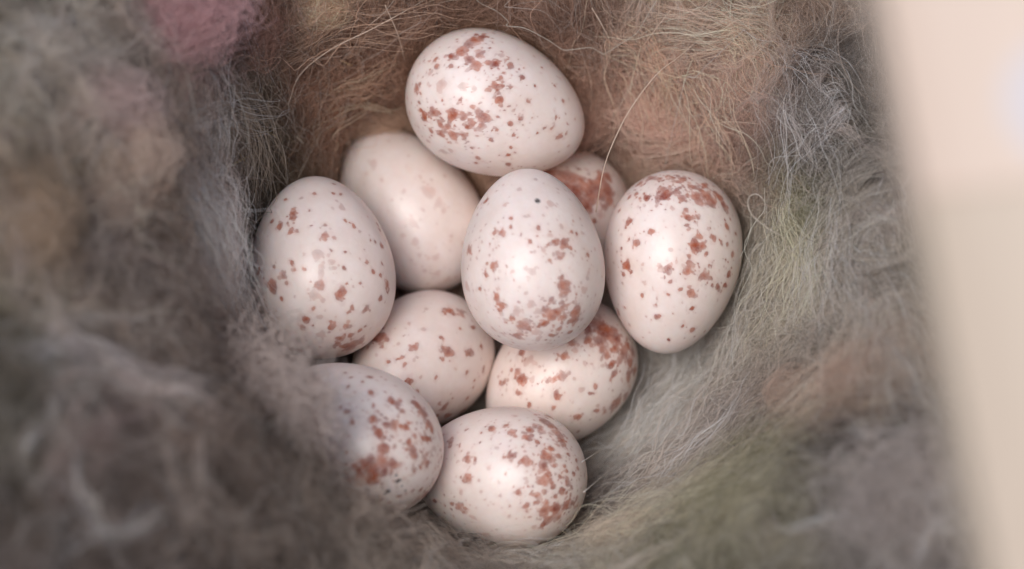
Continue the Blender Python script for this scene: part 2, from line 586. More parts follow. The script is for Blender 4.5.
def strands(x, y, length, npts, curl, lift0, lift1, tang=0.0, seed=0, wig=0.5, drop_inside=True, press=False):
    """hairs that wander over the nest surface; returns strands x points x 3 and the index of those kept"""
    rg = np.random.default_rng(seed)
    n = len(x)
    phi = rg.uniform(0, 2 * np.pi, n)
    around = np.arctan2(y, x) + np.pi / 2 + rg.normal(0, 0.5, n) + np.pi * (rg.random(n) < 0.5)
    flow = fbm(x / 7, y / 7, 0 * x, 77 + seed, 2) * 6
    phi = np.where(rg.random(n) < tang, around, np.where(rg.random(n) < 0.3, flow + rg.normal(0, 0.6, n), phi))
    kap = rg.normal(0, curl, n)
    wamp = rg.normal(0, wig, n); wfr = rg.uniform(0.8, 2.2, n); wph = rg.uniform(0, 6.28, n)
    ds = length / (npts - 1)
    P = np.zeros((n, npts, 3))
    cx, cy = x.copy(), y.copy()
    l0 = lift0 * rg.random(n) ** 1.3
    la = lift1 * rg.random(n) ** 2.2
    le = rg.random(n)
    for k in range(npts):
        u = k / (npts - 1)
        g1, g2 = gsample(GDX, cx, cy), gsample(GDY, cx, cy)
        nn = np.sqrt(1 + g1 * g1 + g2 * g2)
        lift = l0 + la * (np.sin(np.pi * u) * (1 - 0.6 * le) + u * le)
        lim = np.minimum(nn, 3.5)
        P[:, k, 0] = cx - g1 / nn * lift
        P[:, k, 1] = cy - g2 / nn * lift
        P[:, k, 2] = gsample(GH, cx, cy) + lift / nn
        ang = phi + kap * u * length + wamp * np.sin(wfr * u * length + wph)
        dx, dy = np.cos(ang), np.sin(ang)
        sl = np.sqrt(1 + (g1 * dx + g2 * dy) ** 2)
        cx = cx + dx * ds / sl
        cy = cy + dy * ds / sl
    ok = np.ones(n, bool)
    flat = P.reshape(-1, 3)
    if press:
        for fr in FRAMES:
            fv = egg_f(flat, fr)
            ins = fv < 1.012
            few = (ins.reshape(n, npts).sum(1) <= 6)
            mv = ins & np.repeat(few, npts)
            flat[mv] = fr[0] + (flat[mv] - fr[0]) * (1.016 / np.maximum(fv[mv], 0.2))[:, None]
        P = flat.reshape(n, npts, 3)
        flat = P.reshape(-1, 3)
    if drop_inside:
        for fr in FRAMES:
            near = np.abs(flat - fr[0]).max(1) < 11
            ins = np.zeros(len(flat), bool)
            ins[near] = egg_f(flat[near], fr) < 1.012
            ok &= ~ins.reshape(n, npts).any(1)
    ok &= (wall_dist(flat[:, 0], flat[:, 1]) > 0.12).reshape(n, npts).all(1)
    return P[ok], ok


def roots(n, seed, xr=(-62, 55), yr=(-40, 46)):
    rg = np.random.default_rng(seed)
    x = rg.uniform(*xr, int(n * 2.4)); y = rg.uniform(*yr, int(n * 2.4))
    g = np.sqrt(1 + gsample(GDX, x, y) ** 2 + gsample(GDY, x, y) ** 2)
    ok = (rg.random(len(x)) < np.minimum(g, 4) / 4) & (wall_dist(x, y) > 0.3)
    # leave out what lies hidden under the eggs
    for k, fr in enumerate(FRAMES):
        zl = egg_lower(x, y, fr)
        ok &= ~((zl < 1e8) & (((x - fr[0][0]) ** 2 + (y - fr[0][1]) ** 2) < 25))
    return x[ok][:n], y[ok][:n]


def coat(name, n, seed, length, npts, curl, lift0, lift1, r0, r1, tang=0.0, bright=(0.75, 1.25), wig=0.5, white=0.0, press=False):
    x, y = roots(n, seed)
    rg = np.random.default_rng(seed + 500)
    ln = rg.uniform(length[0], length[1], len(x))
    P, ok = strands(x, y, ln, npts, curl, lift0, lift1, tang, seed, wig, press=press)
    m = len(P)
    c = wool_colour(P[:, npts // 2])
    b = rg.uniform(bright[0], bright[1], m)[:, None]
    c = np.clip(c * b, 0.01, 0.85)
    if white:
        pale = (rg.random(m) < white)[:, None]
        c = np.where(pale, 0.35 * c + 0.65 * np.array([0.62, 0.58, 0.53]), c)
    rad = rg.uniform(r0, r1, m)[:, None] * (1 - 0.5 * np.linspace(0, 1, npts)[None] ** 3)
    o = curves_obj(name, P - NOFF, rad, c, HAIR, nest)
    o['kind'] = 'stuff'
    return o


coat('wool_lining', 260000, 1, (4, 11), 9, 0.16, 1.4, 1.9, 0.006, 0.014, 0.12, (0.45, 1.45), 0.45)
coat('loose_fibres', 46000, 2, (7, 18), 14, 0.13, 1.8, 4.0, 0.006, 0.013, 0.15, (0.9, 1.6), 0.35, 0.3)
coat('long_hairs', 2200, 3, (14, 38), 26, 0.05, 2.2, 3.2, 0.012, 0.028, 0.3, (1.2, 1.8), 0.2, 0.6, True)


# ------------------------------------------------------------------ tufts of wool pushed into the nest
def tuft(px, py, raise_mm, size, col, seed, label=None, n=3200, core=0.55, name='wool_tuft', flen=(5, 10), fray=0.9):
    rg = np.random.default_rng(seed)
    p = on_nest(px, py)
    p = p - ray(px, py) * raise_mm
    c = hue(col)
    sx, sy, sz = size
    nu, nv = 28, 18
    vs, fs = [], []
    uu = np.linspace(0, 2 * np.pi, nu, endpoint=False); vv = np.linspace(0.06, np.pi - 0.06, nv)
    U, Vv = np.meshgrid(uu, vv, indexing='ij')
    dirs = np.stack([np.sin(Vv) * np.cos(U), np.sin(Vv) * np.sin(U), np.cos(Vv)], -1).reshape(-1, 3)
    rr = core * (1 + 0.35 * fbm(dirs[:, 0] * 1.6 + seed, dirs[:, 1] * 1.6, dirs[:, 2] * 1.6, seed, 3))
    vs = p + dirs * rr[:, None] * np.array([sx, sy, sz])
    for i in range(nu):
        for j in range(nv - 1):
            a, b = i * nv + j, ((i + 1) % nu) * nv + j
            fs.append((a, a + 1, b + 1, b))
    fs.append([i * nv for i in range(nu)])
    fs.append([i * nv + nv - 1 for i in range(nu)][::-1])
    o = mesh_obj(name, (vs - NOFF) * MM, fs, FELT, nest)
    if label: o['label'] = label
    cc = np.clip(c * (1 + 0.15 * noise3(vs[:, 0] / 1.5, vs[:, 1] / 1.5, vs[:, 2] / 1.5, seed))[:, None], 0.01, 0.9)
    color_attr(o.data, cc * 0.9)
    # fibres that wrap round the core and stand off it
    k = 12
    d0 = rg.normal(size=(n, 3)); d0 /= np.linalg.norm(d0, axis=1)[:, None]
    t0 = np.cross(d0, rg.normal(size=(n, 3))); t0 /= np.linalg.norm(t0, axis=1)[:, None]
    L_ = rg.uniform(*flen, n) / np.mean(size)
    off = 0.78 + 0.25 * rg.random(n)
    fl_ = fray * rg.random(n) ** 2.2
    P = np.zeros((n, k, 3))
    for q in range(k):
        s = q / (k - 1)
        ang = L_ * s
        dd = d0 * np.cos(ang)[:, None] + t0 * np.sin(ang)[:, None]
        wob = 0.06 * np.sin(ang * 5 + d0[:, 0] * 9)
        P[:, q] = p + dd * ((off + fl_ * s + wob) * 0.72)[:, None] * np.array([sx, sy, sz])
    P += fbm(P[..., 0] / 2.5, P[..., 1] / 2.5, P[..., 2] / 2.5, seed + 3, 2)[..., None] * np.array([0.8, 0.8, 0.4])
    ok = np.ones(n, bool)
    flat = P.reshape(-1, 3)
    for fr in FRAMES:
        ok &= ~(egg_f(flat, fr) < 1.012).reshape(n, k).any(1)
    ok &= (wall_dist(flat[:, 0], flat[:, 1]) > 0.12).reshape(n, k).all(1)
    P = P[ok]
    b = rg.uniform(0.75, 1.3, len(P))[:, None]
    rad = rg.uniform(0.008, 0.020, len(P))[:, None] * np.ones((1, k))
    h = curves_obj('fibres', P - NOFF - 0, rad, np.clip(c * b, 0.01, 0.85), HAIR, o)
    h['kind'] = 'stuff'
    return o


TUFTS = [
    (156, 8, 2.0, (6.0, 4.2, 2.2), (134, 104, 106), 'dusty pink wool tuft'),
    (245, 22, 0.5, (3, 3.5, 3), (116, 88, 74), 'rusty brown wool tuft'),
    (312, 4, 0.5, (3.6, 2.4, 2.5), (160, 138, 114), None),
    (128, 152, 0.8, (3.2, 2.7, 2.4), (140, 128, 116), 'cream wool tuft'),
    (95, 205, 0.4, (3.0, 2.4, 2.4), (126, 115, 104), None),
    (28, 225, 1.0, (3.4, 3.6, 3), (130, 114, 92), 'straw-coloured wool tuft'),
    (104, 108, 1.2, (3.6, 2.6, 3), (138, 124, 120), 'pale pinkish wool tuft'),
    (205, 245, 0.5, (2.6, 5.5, 3), (156, 148, 144), 'pale grey wool tuft'),
    (255, 335, 1.0, (3.6, 4.0, 3), (148, 138, 132), None),
    (868, 388, 1.0, (3.2, 2.8, 2.2), (132, 116, 102), 'tan-brown wool tuft'),
    (800, 400, 1.2, (2.2, 2.2, 2), (130, 115, 101), None),
    (905, 520, 0.5, (5, 5, 4), (120, 116, 112), None),
    (735, 508, 0.3, (5, 3.5, 3), (114, 113, 90), 'greenish mossy tuft'),
    (640, 545, 0.5, (5, 3, 3), (142, 136, 122), None),
    (690, 105, -0.6, (8.5, 6.0, 3.0), (154, 130, 116), 'large tan fluff tuft in the back wall of the cup'),
    (575, 95, -1.0, (5.0, 6.0, 2.5), (144, 121, 105), None),
    (375, 110, -0.8, (4.5, 4.5, 2.5), (142, 120, 98), None),
    (668, 450, -0.8, (6.0, 5.0, 2.5), (164, 160, 153), None),
    (690, 385, 0.0, (3.4, 3.8, 1.6), (150, 147, 142), 'pale grey wool tuft on the cup floor'),
]
for i, (px, py, rz, sz, col, lab) in enumerate(TUFTS):
    tuft(px, py, rz, sz, col, 100 + i, lab, fray=1.7 if px < 260 or px > 780 else 0.9)
# wool hanging over the near left rim, in front of the eggs
for i, (px, py, dep, sz, col) in enumerate([(262, 372, -26, (3.0, 4.0, 3.0), (132, 125, 120)), (300, 400, -30, (2.6, 3.4, 2.4), (128, 121, 116)),
                                           (285, 470, -28, (4.0, 4.0, 3.0), (116, 108, 102)), (330, 520, -27, (4.5, 2.6, 3.0), (120, 112, 102))]):
    rg = np.random.default_rng(300 + i)
    n, k = 230, 14
    p = at_depth(px, py, dep)
    a = rg.uniform(0, 2 * np.pi, n)
    st = p + rg.normal(size=(n, 3)) * np.array(sz) * 0.55
    hd = rg.normal(size=(n, 3)); hd[:, 2] *= 0.45; hd /= np.linalg.norm(hd, axis=1)[:, None]
    nv_ = np.cross(hd, rg.normal(size=(n, 3))); nv_ /= np.linalg.norm(nv_, axis=1)[:, None]
    L_ = rg.uniform(4, 9, n)
    kk = rg.uniform(0.05, 0.3, n)
    s = (np.linspace(-0.5, 0.5, k)[None] * L_[:, None])
    P = st[:, None] + hd[:, None] * (np.sin(kk[:, None] * s) / kk[:, None])[..., None] + nv_[:, None] * ((1 - np.cos(kk[:, None] * s)) / kk[:, None])[..., None]
    P += fbm(P[..., 0] / 2, P[..., 1] / 2, P[..., 2] / 2, 60 + i, 2)[..., None] * 0.6
    flat = P.reshape(-1, 3)
    ok = np.ones(n, bool)
    for fr in FRAMES:
        ok &= ~(egg_f(flat, fr) < 1.012).reshape(n, k).any(1)
    P = P[ok]
    c = np.clip(hue(col) * rg.uniform(0.8, 1.3, len(P))[:, None], 0, 0.85)
    h = curves_obj('hanging_wool', P - NOFF, rg.uniform(0.02, 0.035, len(P))[:, None] * np.ones((1, k)), c, HAIR, nest)
    h['kind'] = 'stuff'


# ------------------------------------------------------------------ locks of combed wool lying over the nest
def lock(path, n, spread, col, seed, up=(0.5, 2.5), rad=(0.012, 0.026), fray=1.6):
    """a bundle of nearly parallel hairs along a path over the nest surface"""
    rg = np.random.default_rng(seed)
    pts = []
    for (px, py) in path:
        p = on_nest(px, py)
        pts.append(p)
    pts = np.array(pts)
    seg = np.concatenate([[0], np.cumsum(np.linalg.norm(np.diff(pts, axis=0), axis=1))])
    tot = seg[-1]
    k = 16
    ln = tot * rg.uniform(0.45, 1.05, n)
    st = rg.uniform(-0.1, 1, n) * np.maximum(0, tot - ln * 0.8)
    s = st[:, None] + ln[:, None] * np.linspace(0, 1, k)[None]
    P = np.stack([np.interp(s, seg, pts[:, a]) for a in range(3)], -1)
    # straight on beyond the ends
    dend = (pts[-1] - pts[-2]) / np.linalg.norm(pts[-1] - pts[-2])
    P += np.maximum(0, s - tot)[..., None] * dend
    u0 = rg.normal(0, spread, (n, 3)); u1 = u0 + rg.normal(0, spread * fray, (n, 3))
    t = np.linspace(0, 1, k)[None, :, None]
    P = P + u0[:, None] * (1 - t) + u1[:, None] * t
    P += np.stack([fbm(P[..., 0] / 4 + a, P[..., 1] / 4, P[..., 2] / 4 + seed, 200 + a, 2) for a in (0, 5, 9)], -1) * 1.3
    wv = rg.uniform(0, 6.28, (n, 1)); wf = rg.uniform(3, 12, (n, 1)); wa_ = rg.normal(0, 0.35, (n, 1))
    wob = wa_ * np.sin(wf * np.linspace(0, 1, k)[None] + wv)
    P += wob[..., None] * rg.normal(size=(n, 1, 3))
    h = gsample(GH, P[..., 0].ravel(), P[..., 1].ravel()).reshape(n, k)
    lift = rg.uniform(up[0], up[1], n)[:, None] * (0.4 + np.sin(np.pi * np.linspace(0, 1, k))[None])
    P[..., 2] = np.maximum(P[..., 2], h) + lift
    flat = P.reshape(-1, 3)
    ok = np.ones(n, bool)
    for fr in FRAMES:
        ok &= ~(egg_f(flat, fr) < 1.012).reshape(n, k).any(1)
    ok &= (wall_dist(flat[:, 0], flat[:, 1]) > 0.12).reshape(n, k).all(1)
    P = P[ok]
    c = np.clip(hue(col) * rg.uniform(0.7, 1.35, len(P))[:, None], 0.01, 0.85)
    r = rg.uniform(*rad, len(P))[:, None] * (1 - 0.5 * np.linspace(0, 1, k)[None] ** 2)
    o = curves_obj('wool_lock', P - NOFF, r, c, HAIR, nest)
    o['kind'] = 'stuff'
    return o


LOCKS = [
    ([(785, 50), (805, 100), (825, 150), (840, 185)], 100, 1.7, (154, 152, 150)), ([(850, 100), (825, 140), (800, 165)], 120, 0.7, (150, 148, 146)),
    ([(760, 90), (790, 130), (830, 175)], 120, 0.7, (120, 116, 112)), ([(800, 190), (805, 260), (800, 330)], 240, 1.2, (150, 150, 128)),
    ([(850, 200), (845, 270), (870, 330)], 200, 1.4, (158, 155, 146)), ([(775, 200), (765, 260), (770, 320)], 160, 1.0, (150, 148, 138)),
    ([(690, 60), (720, 100), (745, 140)], 220, 1.6, (178, 146, 122)), ([(610, 20), (660, 70), (690, 140)], 220, 1.6, (168, 136, 112)),
    ([(770, 30), (720, 40), (650, 30)], 200, 1.2, (160, 142, 124)), ([(300, 150), (340, 100), (400, 70)], 180, 1.2, (160, 130, 104)),
    ([(260, 60), (330, 30), (420, 10)], 200, 1.2, (140, 116, 94)), ([(225, 80), (250, 130), (240, 190)], 200, 1.2, (120, 112, 98)),
    ([(600, 470), (650, 440), (690, 380)], 260, 1.6, (170, 167, 160)), ([(620, 510), (680, 480), (740, 420)], 240, 1.6, (158, 154, 146)),
    ([(700, 420), (740, 380), (760, 330)], 200, 1.4, (150, 148, 140)),
    ([(10, 310), (70, 345), (140, 385), (210, 410)], 170, 0.9, (148, 142, 142)), ([(30, 390), (110, 380), (190, 420)], 180, 0.6, (156, 144, 138)), ([(0, 360), (60, 355), (120, 372)], 140, 0.6, (160, 156, 156)), ([(60, 470), (75, 420), (110, 390)], 120, 0.7, (150, 138, 132)), ([(230, 470), (250, 440), (290, 420)], 140, 0.7, (160, 148, 136)),
    ([(60, 520), (90, 450), (150, 420)], 160, 1.2, (120, 106, 100)), ([(160, 470), (210, 430), (270, 390)], 200, 1.0, (140, 128, 118)),
    ([(170, 170), (195, 235), (215, 300)], 500, 1.2, (190, 182, 176)), ([(140, 110), (190, 130), (250, 120)], 220, 0.7, (176, 172, 168)),
    ([(20, 20), (60, 70), (110, 90)], 180, 1.2, (128, 124, 116)), ([(15, 110), (70, 80), (130, 50)], 140, 1.0, (134, 130, 124)),
    ([(200, 60), (215, 110), (200, 160)], 260, 0.9, (178, 170, 164)), ([(40, 160), (80, 130), (130, 120)], 120, 1.0, (144, 132, 122)),
    ([(120, 230), (150, 190), (170, 150)], 140, 1.0, (140, 126, 112)), ([(70, 280), (120, 260), (170, 290)], 140, 1.0, (110, 102, 98)),
    ([(230, 320), (262, 350), (290, 420)], 180, 1.2, (156, 146, 138)), ([(380, 556), (470, 560), (560, 552)], 240, 1.2, (140, 132, 120)),
    ([(580, 560), (660, 540), (740, 500)], 240, 1.4, (146, 142, 122)), ([(700, 560), (745, 520), (790, 470)], 120, 1.6, (114, 113, 90)),
    ([(820, 470), (880, 480), (930, 530)], 200, 1.6, (140, 136, 132)), ([(780, 440), (840, 410), (900, 400)], 200, 1.4, (150, 136, 118)),
    ([(880, 300), (895, 360), (915, 430)], 200, 1.4, (150, 146, 138)), ([(280, 550), (220, 520), (170, 530)], 160, 1.2, (128, 118, 106)),
]
rgl = np.random.default_rng(5)
for i in range(70):                          # thin pale and dark wisps crossing each other all over the rim
    while True:
        px, py = rgl.uniform(0, 930), rgl.uniform(0, 569)
        if px < 235 or py > 545 or (px > 790 and px < 900) or (px > 640 and py > 470):
            break
    a = rgl.uniform(0, math.pi); L_ = rgl.uniform(35, 90)
    dx, dy = math.cos(a) * L_, math.sin(a) * L_
    bend = rgl.normal(0, 14)
    g = rgl.choice([70, 115, 140, 160])
    LOCKS.append(([(px - dx, py - dy), (px + bend, py - bend), (px + dx, py + dy)], 45, rgl.uniform(0.15, 0.4), (g, g * 0.95, g * 0.90)))
for i, (path, n, sp, col) in enumerate(LOCKS):
    lock(path, n, sp, col, 700 + i)

# ------------------------------------------------------------------ single hairs and stems one can pick out
def tube(name, pts, r, col, label=None, parent=None, taper=0.6, sides=5, sub=8):
    pts = np.array(pts, float)
    # Catmull-Rom through the points
    q = np.concatenate([[2 * pts[0] - pts[1]], pts, [2 * pts[-1] - pts[-2]]])
    out = []
    for i in range(1, len(q) - 2):
        for t in np.linspace(0, 1, sub, endpoint=False):
            a, b, c, d = q[i - 1], q[i], q[i + 1], q[i + 2]
            out.append(0.5 * (2 * b + (c - a) * t + (2 * a - 5 * b + 4 * c - d) * t * t + (3 * b - a - 3 * c + d) * t ** 3))
    out.append(pts[-1])
    out = np.array(out)
    tn = np.gradient(out, axis=0); tn /= np.linalg.norm(tn, axis=1)[:, None]
    u = np.cross(tn, [0.2, 0.3, 0.93]); u /= np.linalg.norm(u, axis=1)[:, None]
    v = np.cross(tn, u)
    n = len(out)
    rr = r * 1.25 * (1 - taper * np.linspace(0, 1, n) ** 2)
    vs = []
    for k in range(sides):
        a = 2 * np.pi * k / sides
        vs.append(out + (u * math.cos(a) + v * math.sin(a)) * rr[:, None])
    vs = np.stack(vs, 1).reshape(-1, 3)
    fs = []
    for i in range(n - 1):
        for k in range(sides):
            a, b = i * sides + k, i * sides + (k + 1) % sides
            fs.append((a, b, b + sides, a + sides))
    fs.append(list(range(sides))[::-1]); fs.append([(n - 1) * sides + k for k in range(sides)])
    o = mesh_obj(name, (vs - NOFF) * MM, fs, HAIR, parent or nest)
    color_attr(o.data, np.tile(np.minimum(np.array(col, float) * 1.25, 0.85), (len(vs), 1)))
    if label: o['label'] = label
    return o


def over(px, py, up):
    """a point a little above what a line of sight meets, nest or egg; a negative value is a free-hanging point at that depth"""
    if up < 0:
        return at_depth(px, py, up)
    r = ray(px, py)
    for s in np.arange(225, 345, 0.25):
        p = CAM + r * s
        if p[2] < gsample(GH, np.array([p[0]]), np.array([p[1]]))[0] or any(egg_f(p[None], fr)[0] < 1 for fr in FRAMES):
            return p - r * (up + 2.0)
    return p


PALE = (0.68, 0.58, 0.48)
GREY = (0.55, 0.52, 0.48)
HAIRS = [
    ('hair_strand', [(596, 212, -3), (603, 172, -7), (613, 143, -9), (631, 108, -9), (657, 74, -8), (680, 56, -6), (702, 36, -3)], 0.042, PALE, 'long pale hair arching beside the blunt red-capped egg'),
    ('hair_strand', [(592, 8, 1.5), (602, 25, 2), (612, 45, 1)], 0.05, PALE, None),
    ('hair_strand', [(640, 50, 1), (655, 30, 2), (672, 8, 1.5)], 0.04, PALE, None),
    ('hair_strand', [(288, 105, 1), (300, 75, 2), (330, 50, 3), (370, 30, 3), (398, 15, 2), (425, 0, 1)], 0.05, PALE, 'long pale hair curving round the brown lining'),
    ('hair_strand', [(385, 5, 1), (398, 35, 2), (405, 62, 1)], 0.04, PALE, None),
    ('hair_strand', [(780, 235, 0.8), (768, 228, 1.5), (752, 215, 2), (748, 200, 2), (756, 194, 2), (765, 203, 2), (768, 222, 1)], 0.055, (0.66, 0.62, 0.56), 'looped pale hair'),
    ('hair_strand', [(584, 492, 1), (610, 470, 3), (632, 452, 4), (648, 425, 4), (652, 385, 2)], 0.06, (0.60, 0.58, 0.54), None),
    ('hair_strand', [(582, 462, 1), (605, 447, 3), (628, 430, 3), (660, 420, 1)], 0.05, (0.60, 0.58, 0.54), None),
    ('hair_strand', [(588, 525, 1), (596, 500, 2), (606, 485, 1)], 0.045, (0.60, 0.58, 0.54), None),
    ('hair_strand', [(735, 405, 1), (755, 402, 1.8), (772, 390, 1)], 0.05, PALE, None),
    ('hair_strand', [(778, 380, 1), (780, 350, 2), (790, 330, 1)], 0.045, PALE, None),
    ('hair_strand', [(575, 530, 0.6), (580, 512, 0.6), (584, 500, 0.8)], 0.05, (0.64, 0.60, 0.54), None),
    ('hair_strand', [(800, 290, 1), (808, 250, 2), (806, 215, 1)], 0.045, GREY, None),
    ('hair_strand', [(690, 130, 1), (725, 122, 2), (760, 124, 1)], 0.04, PALE, None),
    ('hair_strand', [(215, 190, 1), (225, 175, 2), (236, 160, 1)], 0.05, PALE, None),
    ('straw_stem', [(232, 165, 1.2), (245, 158, 1.5), (258, 152, 1.2)], 0.11, (0.5, 0.40, 0.22), None),
    ('straw_stem', [(262, 128, 1.2), (272, 134, 1.5), (280, 140, 1.2)], 0.10, (0.52, 0.42, 0.25), None),
    ('straw_stem', [(296, 136, 1.2), (304, 144, 1.5)], 0.12, (0.55, 0.5, 0.42), None),
    ('straw_stem', [(238, 152, 1.2), (250, 168, 1.6)], 0.09, (0.42, 0.30, 0.16), None),
    ('straw_stem', [(340, 60, 1.0), (352, 66, 1.4)], 0.09, (0.5, 0.36, 0.22), None),
]
for nm, pts, r, col, lab in HAIRS:
    tube(nm, [over(*p) for p in pts], r, col, lab)

